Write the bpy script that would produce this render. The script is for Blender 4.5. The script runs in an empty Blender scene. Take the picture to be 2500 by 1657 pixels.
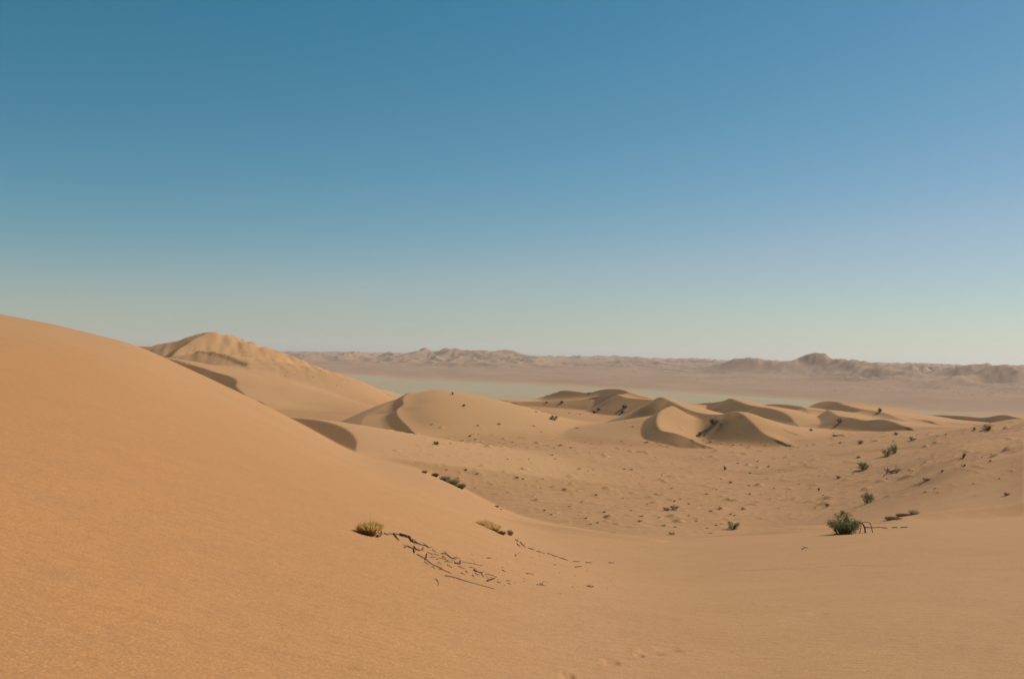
import bpy, math, random
import numpy as np
from mathutils import Matrix, Vector

# ------------------------------------------------------------------ camera, sky, sun, exposure
scene = bpy.context.scene
W, H, F = 2500.0, 1657.0, 2430.0            # photograph size and focal length, in its own pixels
PITCH = math.atan2(41.5, F)
ROLL = math.radians(1.3)
cam_data = bpy.data.cameras.new('camera')
cam_data.sensor_width = 36.0
cam_data.lens = 36.0 * F / W
cam_data.clip_start = 0.05
cam_data.clip_end = 60000.0
cam = bpy.data.objects.new('camera', cam_data)
scene.collection.objects.link(cam)
ROT = Matrix.Rotation(math.pi / 2 + PITCH, 3, 'X') @ Matrix.Rotation(ROLL, 3, 'Z')
cam.matrix_world = ROT.to_4x4()
scene.camera = cam

SUN_AZ = math.radians(61.0)                 # to the right of the view direction (+Y)
SUN_EL = math.radians(41.5)
sun_vec = Vector((math.cos(SUN_EL) * math.sin(SUN_AZ), math.cos(SUN_EL) * math.cos(SUN_AZ), math.sin(SUN_EL)))

world = bpy.data.worlds.new('World')
scene.world = world
world.use_nodes = True
wn = world.node_tree
wn.nodes.clear()
sky = wn.nodes.new('ShaderNodeTexSky')
sky.sky_type = 'NISHITA'
sky.sun_disc = False
sky.sun_elevation = SUN_EL
sky.sun_rotation = SUN_AZ
sky.altitude = 200.0
sky.air_density = 1.0
sky.dust_density = 0.35
sky.ozone_density = 3.0
bg = wn.nodes.new('ShaderNodeBackground')
bg.inputs['Strength'].default_value = 0.0695
wo = wn.nodes.new('ShaderNodeOutputWorld')
# the film renders deep blue with less red in it; the same for the whole sky
sep = wn.nodes.new('ShaderNodeSeparateColor'); com = wn.nodes.new('ShaderNodeCombineColor')
mr = wn.nodes.new('ShaderNodeMapRange')
mr.inputs['From Min'].default_value = 1.5; mr.inputs['From Max'].default_value = 4.5
mr.inputs['To Min'].default_value = .38; mr.inputs['To Max'].default_value = .98
mul = wn.nodes.new('ShaderNodeMath'); mul.operation = 'MULTIPLY'
wn.links.new(sky.outputs[0], sep.inputs[0])
wn.links.new(sep.outputs[0], mr.inputs['Value'])
wn.links.new(sep.outputs[0], mul.inputs[0]); wn.links.new(mr.outputs[0], mul.inputs[1])
wn.links.new(mul.outputs[0], com.inputs[0]); wn.links.new(sep.outputs[1], com.inputs[1]); 
mul_b = wn.nodes.new('ShaderNodeMath'); mul_b.operation = 'MULTIPLY'; mul_b.inputs[1].default_value = .98
wn.links.new(sep.outputs[2], mul_b.inputs[0]); wn.links.new(mul_b.outputs[0], com.inputs[2])
wn.links.new(com.outputs[0], bg.inputs['Color'])
wn.links.new(bg.outputs[0], wo.inputs['Surface'])

sd = bpy.data.lights.new('sun', 'SUN')
sd.energy = 5.0
sd.angle = math.radians(0.5)
sd.color = (1.0, 0.965, 0.91)
sun = bpy.data.objects.new('sun', sd)
scene.collection.objects.link(sun)
sun.rotation_euler = sun_vec.to_track_quat('Z', 'Y').to_euler()

vs = scene.view_settings
vs.view_transform = 'Standard'
vs.look = 'None'
vs.exposure = 0.0
vs.gamma = 1.0
vs.use_curve_mapping = False
scene.cycles.volume_bounces = 1
scene.cycles.max_bounces = 5

# ------------------------------------------------------------------ helpers
col = scene.collection
rng = np.random.default_rng(7)
R3 = np.array([[ROT[i][j] for j in range(3)] for i in range(3)])

def ray(u, v):
    """a pixel of the photograph -> (x/Y, z/Y) of the sight line"""
    u = np.asarray(u, float); v = np.asarray(v, float)
    d = np.stack([(u - W / 2) / F, (H / 2 - v) / F, -np.ones_like(u)], -1) @ R3.T
    return d[..., 0] / d[..., 1], d[..., 2] / d[..., 1]

def at(u, v, Y):
    t, e = ray(u, v)
    return np.stack([t * Y, np.asarray(Y, float) * np.ones_like(t), e * Y], -1)

def theta_of(u):
    return ray(u, 870.0 + 0.0227 * (np.asarray(u, float) - 1250))[0]

def smax(a, b, k):
    h = np.maximum(k - np.abs(a - b), 0) / k
    return np.maximum(a, b) + h * h * k * 0.25

def smin(a, b, k):
    return -smax(-a, -b, k)

def sstep(a, b, x):
    t = np.clip((x - a) / (b - a), 0, 1)
    return t * t * (3 - 2 * t)

_perm = np.random.default_rng(3).permutation(4096)
_ga = np.random.default_rng(4).uniform(0, 2 * np.pi, 4096)
_gx, _gy = np.cos(_ga), np.sin(_ga)
def noise(x, y, seed=0):
    xi = np.floor(x).astype(np.int64); yi = np.floor(y).astype(np.int64)
    xf = x - xi; yf = y - yi
    def g(ix, iy, dx, dy):
        h = _perm[(_perm[(ix + seed * 131) & 4095] + iy) & 4095]
        return _gx[h] * dx + _gy[h] * dy
    u = xf * xf * xf * (xf * (xf * 6 - 15) + 10)
    w = yf * yf * yf * (yf * (yf * 6 - 15) + 10)
    a = g(xi, yi, xf, yf); b = g(xi + 1, yi, xf - 1, yf)
    c = g(xi, yi + 1, xf, yf - 1); d = g(xi + 1, yi + 1, xf - 1, yf - 1)
    return 1.4 * ((a + (b - a) * u) + ((c + (d - c) * u) - (a + (b - a) * u)) * w)

def fbm(x, y, octv=4, seed=0, gain=0.5):
    s = 0; a = 1.0
    for i in range(octv):
        s = s + a * noise(x * 2 ** i + 17.3 * i, y * 2 ** i - 9.1 * i, seed + i)
        a *= gain
    return s

def pchip(xk, yk, x):
    """monotone cubic; yk may be 2-D (one row per knot)"""
    xk = np.asarray(xk, float); yk = np.asarray(yk, float)
    h = np.diff(xk); sh = (-1,) + (1,) * (yk.ndim - 1)
    dlt = np.diff(yk, axis=0) / h.reshape(sh)
    m = np.zeros_like(yk)
    ok = dlt[1:] * dlt[:-1] > 0
    with np.errstate(divide='ignore', invalid='ignore'):
        hm = 2 * dlt[1:] * dlt[:-1] / (dlt[1:] + dlt[:-1])
    m[1:-1] = np.where(ok, hm, 0)
    m[0] = dlt[0]; m[-1] = dlt[-1]
    x = np.asarray(x, float)
    i = np.clip(np.searchsorted(xk, x, side='right') - 1, 0, len(xk) - 2)
    t = np.clip((x - xk[i]) / h[i], 0, 1)
    if yk.ndim == 1:
        hh = h[i]
    else:
        t = t.reshape(t.shape + (1,)); hh = h[i].reshape(t.shape)
    t2 = t * t; t3 = t2 * t
    return ((2 * t3 - 3 * t2 + 1) * yk[i] + (t3 - 2 * t2 + t) * hh * m[i]
            + (-2 * t3 + 3 * t2) * yk[i + 1] + (t3 - t2) * hh * m[i + 1])

def smooth_table(xk, yk, sig, n=2000):
    g = np.linspace(xk[0], xk[-1], n)
    y = np.interp(g, xk, yk)
    s = sig / (g[1] - g[0]); r = int(3 * s)
    ker = np.exp(-0.5 * (np.arange(-r, r + 1) / s) ** 2); ker /= ker.sum()
    return g, np.convolve(np.pad(y, r, mode='edge'), ker, 'valid')

def catmull(P, n=6):
    P = np.asarray(P, float)
    Q = np.vstack([2 * P[0] - P[1], P, 2 * P[-1] - P[-2]])
    out = []
    for i in range(1, len(Q) - 2):
        for t in np.arange(n) / n:
            a, b, c, d = Q[i - 1], Q[i], Q[i + 1], Q[i + 2]
            out.append(0.5 * (2 * b + (c - a) * t + (2 * a - 5 * b + 4 * c - d) * t * t + (3 * b - a - 3 * c + d) * t ** 3))
    out.append(P[-1])
    return np.array(out)

# ------------------------------------------------------------------ the land: one height field z(x, y), eye level z = 0
# near dune: crest line as seen (u, v) with its distance
NS = [(-900, 560, 62), (-400, 672, 66), (-150, 735, 68), (0, 768, 70), (120, 790, 72), (240, 818, 76), (340, 845, 80), (430, 886, 85), (520, 928, 89),
      (600, 965, 92), (680, 1005, 95), (760, 1048, 96), (830, 1088, 96), (870, 1108, 95), (930, 1122, 92), (1000, 1137, 88),
      (1060, 1158, 83), (1130, 1190, 78), (1190, 1222, 72), (1250, 1252, 66), (1320, 1272, 61), (1400, 1287, 57),
      (1480, 1300, 54), (1560, 1310, 52), (1680, 1312, 50), (1800, 1307, 50), (1930, 1300, 50), (2060, 1290, 51),
      (2180, 1281, 53), (2300, 1272, 56), (2500, 1262, 60), (3000, 1235, 66), (3600, 1205, 72)]
_u = np.array([p[0] for p in NS]); _v = np.array([p[1] for p in NS]); _Y = np.array([p[2] for p in NS], float)
_nt, _ne = ray(_u, _v)
EYE = 1.63
_ne = _ne + (.35 + .012 * _Y) * .4 / _Y        # the rounding of the crest takes this off again
N_T, N_E = smooth_table(_nt, _ne, 0.011)
_, N_W = smooth_table(_nt, 1 / _Y, 0.03)
_, N_CS = smooth_table(N_T, N_E + EYE * N_W, 0.085)   # broad form of the flank close to the eye

_, N_CF = smooth_table(N_T, N_E + EYE * N_W, 0.30)

# floor of the basin and the drop to the gravel plain behind it
BU = [-900, 0, 400, 680, 850, 1000, 1250, 1500, 1700, 1900, 2100, 2300, 2500, 3000, 3600]
BY = [30, 60, 70, 100, 140, 180, 220, 260, 300, 340, 400, 500, 650, 850, 1100]
BZ = {
    -900: [-8, -12, -13, -15, -17, -18, -19, -20, -20.5, -21, -21, -21, -25, -37, -45],
    0:    [-9, -13, -14, -16, -17, -18, -19, -20, -21, -21.5, -22, -22, -26, -38, -45],
    400:  [-9, -13, -14, -16.5, -17.3, -18.3, -19.3, -20.3, -21, -21.5, -22, -22.5, -27, -39, -45],
    680:  [-9, -13, -14.5, -17, -17.5, -18.2, -18.8, -19.3, -19.8, -20.3, -21, -23, -30, -41, -45],
    850:  [-9, -13.5, -14.8, -17, -17.3, -17.6, -17.8, -18.0, -18.4, -18.9, -20, -23.5, -33, -42, -45],
    1000: [-9, -14, -15.2, -17, -17.3, -17.8, -18.3, -18.7, -19, -19.5, -21, -27, -36, -43, -45],
    1250: [-9, -14, -15.4, -16.6, -16.9, -17.1, -17.5, -17.4, -16.7, -16.2, -19.5, -30, -41, -45, -45],
    1500: [-9, -13.5, -14.6, -16.2, -17.0, -17.5, -18.0, -17.6, -16.7, -16.4, -20, -30, -41, -45, -45],
    1700: [-9, -13, -14.2, -16.0, -17.2, -18.0, -18.2, -17.2, -16.4, -16.4, -20, -31, -41, -45, -45],
    1900: [-9, -12, -13.4, -15.5, -16.5, -17.2, -17.6, -17.0, -16.5, -16.8, -20, -31, -41, -45, -45],
    2100: [-8, -10.2, -11.4, -13.8, -14.5, -15.0, -15.7, -15.6, -15.9, -17.0, -21, -31, -41, -45, -45],
    2300: [-7, -9.6, -10.2, -11.3, -11.9, -13.0, -14.3, -15.3, -16.3, -17.6, -21, -31, -41, -45, -45],
    2500: [-6, -8.9, -8.9, -9.1, -9.6, -10.7, -12.3, -14.2, -16.2, -17.8, -22, -31, -41, -45, -45],
    3000: [-5, -6.5, -6.0, -5.2, -5.2, -7, -9, -11, -14, -17, -22, -31, -41, -45, -45],
    3600: [-4, -5, -4, -2, -1, -3, -6, -9, -13, -17, -22, -31, -41, -45, -45],
}
B_T = theta_of(np.array(BU, float))
B_TAB = np.array([BZ[u] for u in BU]).T        # rows: Y, columns: u

def crest_field(px, py, P):
    """distance to a crest line, its height there, whether a point lies to the right of the run, how far past an end"""
    best = np.full(px.shape, 1e18); sw = np.zeros_like(px); szc = np.zeros_like(px); srt = np.zeros_like(px)
    over = np.zeros_like(px); zn = np.zeros_like(px); rn = np.zeros_like(px); nseg = len(P) - 1
    for i, (a, b) in enumerate(zip(P[:-1], P[1:])):
        dx, dy = b[0] - a[0], b[1] - a[1]
        L = math.hypot(dx, dy) + 1e-9
        t0 = ((px - a[0]) * dx + (py - a[1]) * dy) / (L * L)
        t = np.clip(t0, 0, 1)
        d2 = (px - (a[0] + t * dx)) ** 2 + (py - (a[1] + t * dy)) ** 2
        cr = (dx * (py - a[1]) - dy * (px - a[0])) < 0
        zc = a[2] + t * (b[2] - a[2])
        o_ = np.zeros_like(px)
        if i == 0: o_ = np.maximum(-t0, 0) * L
        if i == nseg - 1: o_ = np.maximum(o_, np.maximum(t0 - 1, 0) * L)
        c = d2 < best * (1 - 1e-9)
        # at a shared corner the side is told by the segment the point faces most squarely
        best = np.where(c, d2, best); over = np.where(c, o_, over); zn = np.where(c, zc, zn)
        rn = np.where(c, cr, rn)
        w_ = L / (d2 + 1e-2) ** 2.5
        sw += w_; szc += w_ * zc; srt += w_ * cr
    d = np.sqrt(best)
    f = sstep(1.5, 7.0, d)
    zc = zn + (szc / sw - zn) * f
    rf = rn + (sstep(.25, .75, srt / sw) - rn) * f
    return d, zc, rf, over

def ridge(x, y, z, pts, lee, wind, round_w=3.0, k_lee=0.4, k_wind=2.0, reach=90.0, n=6, drop=0.0, sink=25.0, cap=None, apron=.10, wob=0.0):
    """raise z to a dune whose crest runs through pts (u, v, Y); the steep side lies to the right of the run"""
    pts = np.asarray(pts, float)
    P = catmull(at(pts[:, 0], pts[:, 1], pts[:, 2]), n)
    P[:, 2] -= drop
    if wob:
        sl = np.arange(len(P)) * (1.9 / n) + P[0, 0]
        P[1:-1, 0] += wob * noise(sl, sl * 0 + 3.3, 91)[1:-1]; P[1:-1, 1] += 1.6 * wob * noise(sl, sl * 0 + 8.7, 92)[1:-1]
    m = (x > P[:, 0].min() - reach) & (x < P[:, 0].max() + reach) & (y > P[:, 1].min() - reach) & (y < P[:, 1].max() + reach)
    if not m.any():
        return z
    d, zc, rf, over = crest_field(x[m], y[m], P)
    def fall(q):
        dl = lee * q
        return dl if cap is None else np.where(q < cap / lee, dl, cap + apron * (q - cap / lee))
    hl = zc - fall(d)
    hw = zc - wind * d * d / (d + round_w) - np.maximum(fall(over) - wind * over * over / (over + round_w), 0)
    h = hl * rf + hw * (1 - rf) - sink * (np.maximum(d - .3 * reach, 0) / (.7 * reach)) ** 2
    k = k_lee * rf + k_wind * (1 - rf)
    out = z.copy()
    out[m] = smax(z[m], h, k)
    return out

# the round-backed dune left of centre: a broad swell cut off on its left by a winding slip face
DOME_CREST = [(1012, 966, 290), (1004, 958, 265), (994, 959, 252), (986, 968, 246), (984, 976, 242), (985, 987, 238), (970, 1000, 233), (974, 1017, 226), (996, 1040, 219), (1006, 1056, 213), (1026, 1077, 205)]
def dome(x, y, z):
    pts = np.array(DOME_CREST, float)
    P = catmull(at(pts[:, 0], pts[:, 1], pts[:, 2]), 8)
    m = (x > -90) & (x < 60) & (y > 170) & (y < 330)
    px, py = x[m], y[m]
    dx, dy = px + 20.5, py - 257
    ax = np.where(dx > 0, 40, 24); ay = np.where(dy > 0, 34, 46)
    r = np.sqrt((dx / ax) ** 2 + (dy / ay) ** 2)
    h = -8.9 - 8.6 * r ** 1.5
    d, zc, rf, over = crest_field(px, py, P)
    lip = zc + np.where(rf > .5, -.62 * d, .10 * d)            # the swell may not rise above the brink
    h = np.where(rf > .5, np.minimum(h, lip), h + (zc - h) * np.exp(-(d / 5.0) ** 2) * (over < .5))
    apron = zc - 1.9 - .16 * np.maximum(d - 3, 0) - .5 * over
    h = np.where(rf > .5, smax(h, np.minimum(apron, -8.9 - 8.6 * r ** 1.5 - .8), .5), h)
    out = z.copy()
    out[m] = smax(z[m], h, np.where(rf > .5, 1.0, 3.0))
    return out

# crests of the dunes in the basin (u, v, distance), nearest last
MID = [
    # behind the rim, seen against the plain
    dict(pts=[(1310, 972, 356), (1345, 960, 350), (1372, 953, 345), (1405, 955, 339), (1452, 962, 333)], lee=.64, wind=.16, k_lee=.3),
    dict(pts=[(1425, 970, 338), (1452, 955, 331), (1485, 949, 324), (1520, 951, 318), (1545, 962, 313), (1585, 974, 308)], lee=.64, wind=.22, k_lee=.3),
    dict(pts=[(1508, 962, 312), (1530, 970, 307), (1560, 973, 302), (1600, 976, 296)], lee=.55, wind=.10, k_lee=.3),
    dict(pts=[(1260, 981, 330), (1330, 979, 328), (1400, 976, 325), (1450, 973, 322)], lee=.45, wind=.06, k_lee=.3),
    dict(pts=[(1165, 970, 336), (1190, 973, 334), (1240, 978, 330)], lee=.5, wind=.06, k_lee=.3),
    dict(pts=[(1680, 995, 318), (1730, 984, 309), (1765, 978, 302), (1782, 972, 298), (1800, 978, 292), (1830, 988, 285), (1870, 994, 278)], lee=.64, wind=.16, k_lee=.3),
    dict(pts=[(1840, 996, 312), (1865, 989, 306), (1905, 987, 298), (1950, 991, 289), (1968, 998, 283)], lee=.6, wind=.16, k_lee=.4),
    dict(pts=[(1850, 992, 276), (1880, 996, 272), (1908, 1004, 267), (1930, 1017, 261), (1944, 1036, 254)], lee=.6, wind=.12, k_lee=.4),
    dict(pts=[(1975, 992, 310), (1995, 983, 303), (2015, 979, 296), (2040, 980, 288), (2075, 987, 280)], lee=.64, wind=.14, k_lee=.3),
    dict(pts=[(2050, 984, 280), (2090, 995, 270), (2120, 1001, 264), (2150, 1006, 259), (2175, 1014, 254), (2202, 1029, 248)], lee=.64, wind=.10, k_lee=.3),
    dict(pts=[(2022, 1000, 266), (2036, 1008, 258), (2050, 1015, 250), (2080, 1019, 243), (2112, 1025, 238), (2150, 1023, 234), (2180, 1029, 229), (2220, 1047, 222)], lee=.64, wind=.10, k_lee=.3),
    dict(pts=[(2150, 1018, 328), (2178, 1014, 322), (2200, 1011, 318), (2230, 1010, 313), (2255, 1014, 308), (2300, 1013, 302), (2350, 1015, 296), (2400, 1019, 289), (2450, 1012, 284), (2500, 1023, 276), (2580, 1030, 266)], lee=.64, wind=.12, k_lee=.25),
    dict(pts=[(2190, 1037, 252), (2230, 1033, 250), (2275, 1034, 247)], lee=.5, wind=.08, k_lee=.3),
    # the hollow dune
    dict(pts=[(1560, 993, 258), (1590, 979, 250), (1612, 969, 244), (1640, 980, 241), (1680, 999, 236), (1720, 1009, 231), (1760, 1011, 227), (1800, 1004, 224), (1832, 1026, 219), (1862, 1055, 214), (1905, 1082, 209)], lee=.58, wind=.17, k_lee=1.2, k_wind=3.0),
    dict(pts=[(1640, 990, 232), (1616, 1000, 227), (1605, 1015, 222), (1604, 1034, 216), (1614, 1049, 212), (1650, 1057, 209), (1690, 1072, 207), (1734, 1095, 204)], lee=.64, wind=.52, round_w=.9, k_lee=.3, k_wind=1.5, cap=2.2, apron=.12),
    dict(pts=[(1870, 1040, 224), (1900, 1048, 220), (1945, 1062, 216)], lee=.5, wind=.1, k_lee=.6, k_wind=1.0),
    # the curved slip face beside the near dune
    dict(pts=[(600, 1013, 176), (680, 1016, 168), (720, 1019, 163), (770, 1024, 158), (812, 1033, 152), (842, 1045, 146), (862, 1061, 141), (871, 1078, 135), (869, 1095, 130), (871, 1112, 125)], lee=.6, wind=.17, k_lee=1.0, k_wind=3.0),
]
def bank(x, y, z, pts, amp, lee, wind):
    """a low bank laid on the land along pts (u, v, Y): short fall to the right of the run, long fade to the left"""
    pts = np.asarray(pts, float)
    P = catmull(at(pts[:, 0], pts[:, 1], pts[:, 2]), 6)[:, :2]
    R = max(lee, wind) * 4
    m = (x > P[:, 0].min() - R) & (x < P[:, 0].max() + R) & (y > P[:, 1].min() - R) & (y < P[:, 1].max() + R)
    if not m.any():
        return z
    px, py = x[m], y[m]
    seg = np.hypot(*np.diff(P, axis=0).T); cum = np.concatenate([[0], np.cumsum(seg)]); tot = cum[-1]
    best = np.full(px.shape, 1e18); sg = np.zeros_like(px); ss = np.zeros_like(px); ov = np.zeros_like(px)
    for i, (a, b) in enumerate(zip(P[:-1], P[1:])):
        dx, dy = b - a
        t0 = ((px - a[0]) * dx + (py - a[1]) * dy) / (seg[i] ** 2 + 1e-9); t = np.clip(t0, 0, 1)
        d2 = (px - a[0] - t * dx) ** 2 + (py - a[1] - t * dy) ** 2
        cr = dx * (py - a[1]) - dy * (px - a[0]); c = d2 < best
        best = np.where(c, d2, best); sg = np.where(c, cr, sg); ss = np.where(c, (cum[i] + t * seg[i]) / tot, ss)
    d = np.sqrt(best)
    f = np.where(sg < 0, np.maximum(1 - d / lee, 0) ** 1.3, np.exp(-(d / wind) ** 1.5))
    out = z.copy()
    out[m] = z[m] + amp * np.sin(np.pi * np.clip(ss, 0, 1)) ** .7 * f
    return out

BANK = [
    dict(pts=[(2170, 1113, 126), (2260, 1109, 127), (2340, 1101, 130), (2420, 1085, 136), (2500, 1066, 142), (2620, 1040, 150), (2750, 1020, 160)], amp=1.5, lee=4.0, wind=9),
    dict(pts=[(2225, 1082, 164), (2330, 1075, 168), (2420, 1064, 173), (2500, 1050, 180), (2600, 1032, 188), (2700, 1020, 195)], amp=1.25, lee=4.0, wind=9),
    dict(pts=[(2240, 1192, 93), (2350, 1176, 95), (2450, 1155, 99), (2540, 1134, 104), (2650, 1120, 108)], amp=.9, lee=3.5, wind=6),
    dict(pts=[(2200, 1140, 112), (2300, 1135, 113), (2420, 1118, 117), (2520, 1095, 123), (2650, 1080, 128)], amp=.7, lee=3.0, wind=6),
    dict(pts=[(1850, 1140, 149), (1960, 1131, 151), (2060, 1119, 155)], amp=.7, lee=2.0, wind=7),
    dict(pts=[(2040, 1100, 168), (2120, 1096, 168), (2210, 1088, 168)], amp=.4, lee=2.0, wind=7),
]
LIP = [
    dict(pts=[(1230, 1296, 38), (1320, 1312, 37), (1400, 1326, 36.5), (1500, 1340, 36), (1620, 1347, 35.5)], amp=.26, lee=1.6, wind=4.5),
    dict(pts=[(1250, 1275, 47), (1330, 1296, 45), (1420, 1312, 44), (1500, 1320, 44), (1580, 1324, 44)], amp=.14, lee=1.2, wind=3.0),
    dict(pts=[(1660, 1412, 21.5), (1800, 1415, 21.3), (1950, 1416, 21.2), (2080, 1418, 21.2), (2210, 1432, 20.6)], amp=.025, lee=.10, wind=.5),
    dict(pts=[(700, 1655, 5.4), (900, 1640, 5.6), (1100, 1617, 5.9), (1350, 1585, 6.6), (1550, 1560, 7.4)], amp=.022, lee=.14, wind=.5),
    dict(pts=[(850, 1600, 6.2), (1050, 1590, 6.4), (1250, 1575, 6.8)], amp=.015, lee=.16, wind=.4),
    dict(pts=[(1690, 1320, 46.5), (1820, 1314, 47), (1920, 1311, 47), (2000, 1307, 47.3), (2070, 1302, 47.5)], amp=.16, lee=.35, wind=2.5),
    dict(pts=[(2060, 1272, 55), (1990, 1282, 54), (1930, 1284, 54), (1870, 1286, 53.5), (1825, 1296, 52.5)], amp=.34, lee=.9, wind=3.5),
    dict(pts=[(2150, 1275, 56), (2230, 1266, 58.5), (2330, 1266, 60), (2420, 1260, 61), (2540, 1252, 62), (2700, 1240, 63)], amp=.65, lee=1.7, wind=4),
]
HILL = [
    dict(pts=[(250, 846, 545), (330, 845, 530), (370, 845, 520), (400, 838, 512), (440, 832, 505), (470, 820, 498), (500, 813, 492), (535, 813, 490), (565, 819, 500), (600, 831, 522), (650, 846, 555), (700, 868, 590), (750, 889, 630), (800, 909, 670), (850, 929, 715), (900, 944, 760), (950, 953, 800)], lee=.34, wind=.36, round_w=6, k_lee=10, k_wind=14, reach=220, wob=3),
    dict(pts=[(505, 815, 486), (478, 826, 470), (452, 842, 452), (432, 856, 438), (420, 872, 425)], lee=.6, wind=.18, k_lee=2, k_wind=4, cap=6, apron=.2),
    dict(pts=[(485, 855, 428), (510, 857, 422), (540, 863, 415), (572, 872, 405), (608, 887, 391)], lee=.6, wind=.12, k_lee=.5, k_wind=3, cap=1.3, apron=.22),
    dict(pts=[(370, 868, 372), (405, 873, 362), (440, 880, 352), (480, 893, 342), (520, 907, 333), (555, 917, 325), (578, 930, 318), (577, 942, 311), (590, 955, 304), (612, 974, 294), (640, 983, 287), (657, 999, 278)], lee=.6, wind=.14, k_lee=1.0, k_wind=4.0),
]
FAR = [
    dict(pts=[(300, 860, 6200), (500, 858, 6200), (700, 861, 6000), (880, 862, 5900), (960, 861, 5800), (1100, 866, 5700), (1300, 875, 5600), (1400, 872, 5500), (1460, 871, 5400), (1530, 873, 5300), (1570, 874, 5200), (1610, 877, 5200), (1650, 879, 5200), (1690, 873, 5100), (1730, 879, 5000), (1770, 885, 5000), (1950, 889, 5000), (2110, 891, 5000), (2160, 888, 4900), (2215, 887, 4900), (2250, 892, 4800), (2400, 899, 4800), (2490, 902, 4700), (2700, 905, 4600), (3200, 912, 4600)], lee=.13, wind=.2, round_w=20, k_lee=20, k_wind=20, reach=900, n=3, sink=120.0, wob=14),
    dict(pts=[(500, 872, 3900), (640, 866, 3800), (760, 864, 3700), (880, 865, 3650), (960, 863, 3600), (1010, 862, 3550), (1060, 857, 3500), (1095, 852, 3480), (1130, 858, 3450), (1180, 863, 3420), (1225, 858, 3380), (1265, 862, 3330), (1300, 872, 3250), (1330, 888, 3100), (1348, 908, 2900)], lee=.18, wind=.25, round_w=20, k_lee=16, k_wind=16, reach=700, n=3, sink=120.0, wob=14),
    dict(pts=[(1380, 890, 3300), (1450, 884, 3200), (1520, 882, 3100), (1600, 888, 3000), (1690, 905, 2700)], lee=.14, wind=.2, round_w=20, k_lee=12, k_wind=12, reach=500, n=3, sink=120.0, wob=14),
    dict(pts=[(1690, 908, 2450), (1750, 893, 2380), (1810, 872, 2300), (1860, 873, 2280), (1900, 880, 2260), (1950, 877, 2260), (1990, 866, 2280), (2040, 876, 2230), (2080, 878, 2150), (2112, 884, 2090), (2140, 885, 2050), (2180, 897, 2000), (2240, 902, 1950), (2300, 899, 1870), (2345, 891, 1800), (2400, 899, 1740), (2460, 905, 1680), (2488, 922, 1600), (2512, 948, 1520)], lee=.30, wind=.28, round_w=12, drop=2, k_lee=10, k_wind=10, reach=500, n=3, sink=120.0, wob=14),
    dict(pts=[(2480, 905, 2500), (2600, 900, 2400), (2800, 890, 2300), (3200, 890, 2200)], lee=.2, wind=.25, round_w=12, k_lee=10, k_wind=10, reach=500, n=3, sink=120.0, wob=14),
]

def near_surface(x, y):
    t = x / np.sqrt(y * y + 6.0)
    t = np.where(y > 0, t, np.clip(t, -1.2, 1.2))
    es = np.interp(t, N_T, N_E); ws = np.interp(t, N_T, N_W)
    yy = np.maximum(y, -30)
    cs = np.interp(t, N_T, N_CS)
    cf = np.interp(t, N_T, N_CF)
    cs = cf + (cs - cf) * sstep(.02, .5, np.maximum(y, 0) * ws)
    bl = sstep(.12, .95, np.maximum(y, 0) * ws)
    zf = yy * (cs + (es + EYE * ws - cs) * bl) - EYE
    zb = yy * (es - EYE * ws) + EYE
    return zf, zb, t

FOOT = [(1385, 1649, 30), (1492, 1615, 34), (1560, 1597, 18), (1590, 1592, 56), (1630, 1584, 54), (1995, 1496, 40)]

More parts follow.
